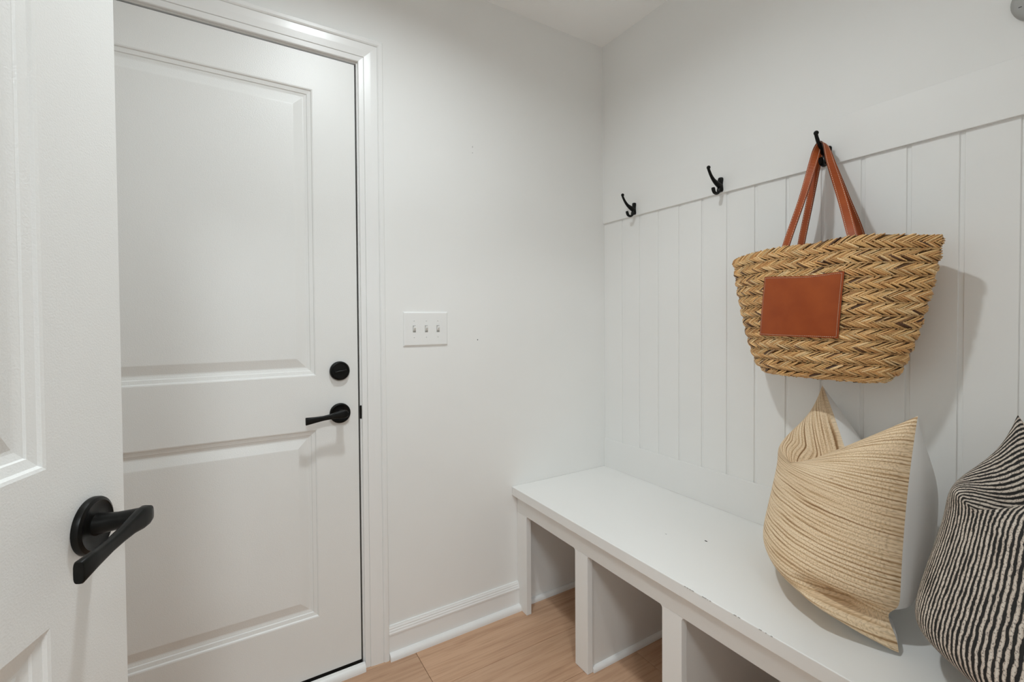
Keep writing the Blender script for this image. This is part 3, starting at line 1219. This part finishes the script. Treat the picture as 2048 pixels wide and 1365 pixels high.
# straps
def strap(pts, dirs, name):
    P = catmull(pts, 10)
    D = catmull(dirs, 10)
    w, th = 0.0212, 0.0026
    V, Fc, E, EF = [], [], [], []
    frames = []
    for i, p in enumerate(P):
        t = (P[min(i + 1, len(P) - 1)] - P[max(i - 1, 0)]).normalized()
        s = D[i] - t * D[i].dot(t)
        s.normalize()
        n = t.cross(s).normalized()
        frames.append((p, t, s, n))
        for a, b_ in ((-0.5, -0.5), (-0.5, 0.5), (0.5, 0.5), (0.5, -0.5)):
            V.append(p + s * a * w + n * b_ * th - BO)
    for i in range(len(P) - 1):
        for j in range(4):
            a, b_ = i * 4 + j, i * 4 + (j + 1) % 4
            Fc.append((a, b_, b_ + 4, a + 4))
    Fc.append((0, 1, 2, 3))
    k_ = (len(P) - 1) * 4
    Fc.append((k_, k_ + 1, k_ + 2, k_ + 3))
    bm = bmesh.new()
    vv = [bm.verts.new(p) for p in V]
    for q in Fc:
        try:
            bm.faces.new([vv[i] for i in q])
        except ValueError:
            pass
    o = from_bm(name, bm, M_LEATHER, bag)
    o.data.materials.append(M_LEATHEREDGE)
    # edge faces in the dark edge dye
    for p in o.data.polygons:
        if p.area < 0.0026 * 0.03 and len(p.vertices) == 4:
            ed = sorted((o.data.vertices[p.vertices[i]].co - o.data.vertices[p.vertices[(i + 1) % 4]].co).length for i in range(4))
            if ed[0] < 0.0035 and ed[-1] < 0.02:
                p.material_index = 1
    segs = []
    for sgn in (-1, 1):
        for fn in (-1, 1):
            for i in range(len(frames) - 1):
                for h in (0.0, 0.5):
                    pa, ta, sa, na = frames[i]
                    pb, tb2, sb, nb = frames[i + 1]
                    a = pa.lerp(pb, h + 0.06) + sa.lerp(sb, h) * sgn * (w / 2 - 0.0028) + na * fn * (th / 2 + 0.0001)
                    b_ = pa.lerp(pb, h + 0.38) + sa.lerp(sb, h) * sgn * (w / 2 - 0.0028) + na * fn * (th / 2 + 0.0001)
                    segs.append((a - BO, b_ - BO, na * fn))
    stitch_mesh('stitching', o, segs, 0.0011)
    return o


yv, xv = Vector((0, 1, 0)), Vector((1, 0, 0))
strap([(-0.160, -0.900, 1.345), (-0.161, -0.9146, 1.4065), (-0.115, -0.9345, 1.540), (-0.076, -0.9435, 1.645), (-0.062, -0.948, 1.687), (-0.058, -0.957, 1.6985), (-0.060, -0.968, 1.686), (-0.072, -0.986, 1.633), (-0.112, -1.0320, 1.519), (-0.161, -1.0759, 1.4102), (-0.162, -1.092, 1.345)],
      [(0.15, 1, 0.1), (0.1, 1, 0.1), (0.1, 1, 0.1), (-0.35, 0.8, 0.1), (-0.9, 0.3, 0.2), (-1, 0.0, 0.2), (-1, 0.3, 0.2), (-0.8, 0.7, 0.0), (-0.45, 1, 0), (-0.15, 1, 0), (-0.1, 1, 0)], 'front_strap')
strap([(-0.058, -0.893, 1.345), (-0.058, -0.9032, 1.4204), (-0.057, -0.9265, 1.5428), (-0.048, -0.9395, 1.645), (-0.040, -0.944, 1.681), (-0.038, -0.953, 1.6915), (-0.040, -0.964, 1.680), (-0.048, -0.980, 1.6304), (-0.057, -1.0164, 1.5296), (-0.058, -1.0520, 1.4253), (-0.058, -1.065, 1.345)],
      [(0.1, 1, 0.1), (0.1, 1, 0.1), (0.1, 1, 0.1), (-0.35, 0.8, 0.1), (-0.9, 0.3, 0.2), (-1, 0.0, 0.2), (-1, 0.3, 0.2), (-0.8, 0.7, 0.0), (-0.3, 1, 0), (-0.1, 1, 0), (-0.1, 1, 0)], 'rear_strap')

# ------------------------------------------------------------------ cushions
def sstep(a, b_, x):
    t = max(0.0, min(1.0, (x - a) / (b_ - a)))
    return t * t * (3 - 2 * t)


def cushion(name, label, BL, BR, TL, TR, hf, hb, chop, uc, mat_f, mat_b, tilt=0.55, groove=0.085, ear=0.0, bow=0.0, skew=0.0, ymax=None):
    BL, BR, TL, TR = map(Vector, (BL, BR, TL, TR))
    root = empty(name, ((BL + BR) / 2).to_tuple())
    root.location.z = BZ
    RO = Vector(root.location)
    tag(root, label, 'cushion')
    ex = ((BR + TR) - (BL + TL)).normalized()
    ey = ((TL + TR) - (BL + BR)).normalized()
    n = ex.cross(ey).normalized()        # towards the room
    NG = 72

    def surf(u, v, side):
        s, t = (u + 1) / 2, (v + 1) / 2
        p = BL * (1 - s) * (1 - t) + BR * s * (1 - t) + TL * (1 - s) * t + TR * s * t
        # seams pull in between the corners
        pin = 0.012
        p = p - ex * u * pin * (1 - v * v) * abs(u) ** 3
        p = p + ey * pin * (1 - u * u) * (max(0, -v)) ** 3
        # chop: the top seam drops to a sharp valley
        d = abs(u - uc) / (1 + abs(uc) * (1 if (u - uc) * uc < 0 else -1))
        vee = max(0.0, 1 - d)
        f = sstep(-0.1, 1.0, v) ** 1.4
        # the weight settles the lower half forward on the seat
        p = p + n * bow * (1 + skew * u) * max(0.0, 1 - u * u) ** 0.7 * max(0.0, -v) ** 1.5
        p = p - ey * chop * (vee ** 1.1) * f
        # fill: round at the seams, flat at the four ears
        e1 = max(0.0, 1 - abs(u) ** 2.3) ** 0.5
        e2 = max(0.0, 1 - abs(v) ** (8.0 if v < 0 else 2.6)) ** (0.5 if v < 0 else 0.55)
        cor = 1 - 0.40 * (abs(u) ** 3) * (abs(v) ** 3)
        full = e1 * e2 * cor
        h = hf if side > 0 else hb
        off = h * full
        if side > 0:
            # fold running from the valley towards the left seam
            c = uc - tilt * (1 - v) / 0.55
            fold = sstep(0.35, 0.85, v)
            near = 1.0 if u < c else math.exp(-((u - c) / (0.11 + 0.10 * max(0, v) ** 2)) ** 2)
            off *= 1 - 0.36 * fold * near
            # plump lobe on the near side of the fold
            off += 0.022 * math.exp(-((u - c - 0.42) / 0.30) ** 2) * sstep(0.0, 0.6, v) * e2
        else:
            g = math.exp(-((u - uc) / 0.35) ** 2) * sstep(0.2, 0.9, v)
            off -= groove * 0.6 * g * full
        # squashed ear at the lower right corner
        if ear > 0 and u > 0:
            k = math.exp(-((v + 0.80) / 0.055) ** 2) * sstep(0.50, 0.85, u)
            off -= min(off * 0.85, ear * k)
            p = p - ex * 0.030 * math.exp(-((v + 0.80) / 0.10) ** 2) * sstep(0.4, 1.0, u)
            off += 0.030 * math.exp(-((v + 0.91) / 0.05) ** 2) * sstep(0.5, 0.85, u) * (1 - u ** 4)
        q = p + n * off * side
        lim = BZ + 0.003
        if q.z < lim:
            q.z = lim + (q.z - lim) * 0.02
        if q.x > -0.012:
            q.x = -0.012 + (q.x + 0.012) * 0.05
        # pressed against its neighbour
        if ymax is not None and q.y > ymax:
            q.y = ymax + 0.05 * (q.y - ymax)
        return q

    for side, mt, cn in ((1, mat_f, 'front_cover'), (-1, mat_b, 'back_cover')):
        V, Fc, UV = [], [], []
        for i in range(NG + 1):
            for j in range(NG + 1):
                u = math.sin((i / NG - 0.5) * math.pi) * 0.6 + 0.8 * (i / NG - 0.5)
                v = math.sin((j / NG - 0.5) * math.pi) * 0.6 + 0.8 * (j / NG - 0.5)
                V.append(surf(u, v, side) - RO)
                UV.append(((u + 1) / 2, (v + 1) / 2))
        for i in range(NG):
            for j in range(NG):
                a = i * (NG + 1) + j
                q = (a, a + NG + 1, a + NG + 2, a + 1)
                Fc.append(q if side > 0 else q[::-1])
        o = from_data(cn, V, Fc, mt, root, True)
        ul = o.data.uv_layers.new(name='UVMap')
        for p in o.data.polygons:
            for li, vi in zip(p.loop_indices, p.vertices):
                ul.data[li].uv = UV[vi]
        o['label'] = {1: 'patterned front of the cushion', -1: 'plain back of the cushion'}[side]
    return root


cushion('throw_pillow', 'tan ribbed woven cushion with white back, chopped at the top, on the bench',
        (-0.075, -0.880, BZ + 0.012), (-0.360, -1.246, BZ + 0.008), (-0.035, -0.951, 1.004), (-0.205, -1.2245, 0.980),
        0.148, 0.145, 0.175, -0.05, M_TAN, M_WHITECLOTH, 0.55, 0.078, 0.11, 0.055, 1.2)
cushion('throw_pillow', 'black and ivory striped cushion with beige back on the bench',
        (-0.240, -1.282, BZ + 0.012), (-0.480, -1.590, BZ + 0.010), (-0.100, -1.3565, 0.994), (-0.260, -1.575, 0.985),
        0.160, 0.140, 0.175, -0.05, M_STRIPE, M_BEIGECLOTH, 0.55, 0.078, 0.05, 0.03, 0.0, -1.262)

# ------------------------------------------------------------------ ceiling lamps
def can_light(loc, r, strength, label):
    c = empty('recessed_light', loc)
    tag(c, label, 'ceiling light')
    n = 40

    def lathe(name, prof, mat):
        rings = [[(q * math.cos(2 * math.pi * k / n), q * math.sin(2 * math.pi * k / n), z) for k in range(n)] for q, z in prof]
        verts = [p for q in rings for p in q]
        faces = []
        for i in range(len(rings) - 1):
            for j in range(n):
                a, b_ = i * n + j, i * n + (j + 1) % n
                faces.append((a, b_, b_ + n, a + n))
        return from_data(name, verts, faces, mat, c, True)

    lathe('trim_ring', [(r, 0.0), (r, -0.004), (r + 0.03, -0.006), (HOLE * 1.5, -0.003), (HOLE * 1.5, 0.0)], M_PLASTIC)
    lathe('baffle', [(r, 0.0), (r, RECESS + 0.001), (r + 0.003, RECESS + 0.001), (r + 0.003, 0.0)], M_GREY)
    v, f = loft([[(q * math.cos(2 * math.pi * k / n), q * math.sin(2 * math.pi * k / n), z) for k in range(n)] for q, z in ((r - 0.0005, RECESS + 0.008), (r - 0.0005, RECESS))])
    from_data('lens', v, f, emitter('lamp_lens', strength), c)
    return c


can_light((LAMP1[0], LAMP1[1], CEIL), 0.055, ROOM_LAMP, 'small round recessed ceiling light over the middle of the mudroom')


def flush_light(loc, r, strength, label):
    c = empty('flush_light', loc)
    tag(c, label, 'ceiling light')
    n = 48

    def solid(name, prof, mat):
        v, f = loft([[(q * math.cos(2 * math.pi * k / n), q * math.sin(2 * math.pi * k / n), z) for k in range(n)] for q, z in prof])
        return from_data(name, v, f, mat, c, True)

    solid('base_ring', [(r + 0.012, 0.0), (r + 0.012, -0.022), (r + 0.006, -0.026)], M_PLASTIC)
    solid('diffuser', [(r, -0.026), (r, -0.034), (r * 0.94, -0.042), (r * 0.6, -0.048), (0.001, -0.050)], emitter('diffuser_glow', strength))
    return c


flush_light((LAMP2[0], LAMP2[1], CEIL), 0.25, HALL_LAMP, 'wide round flush ceiling light in the hall behind the doorway')
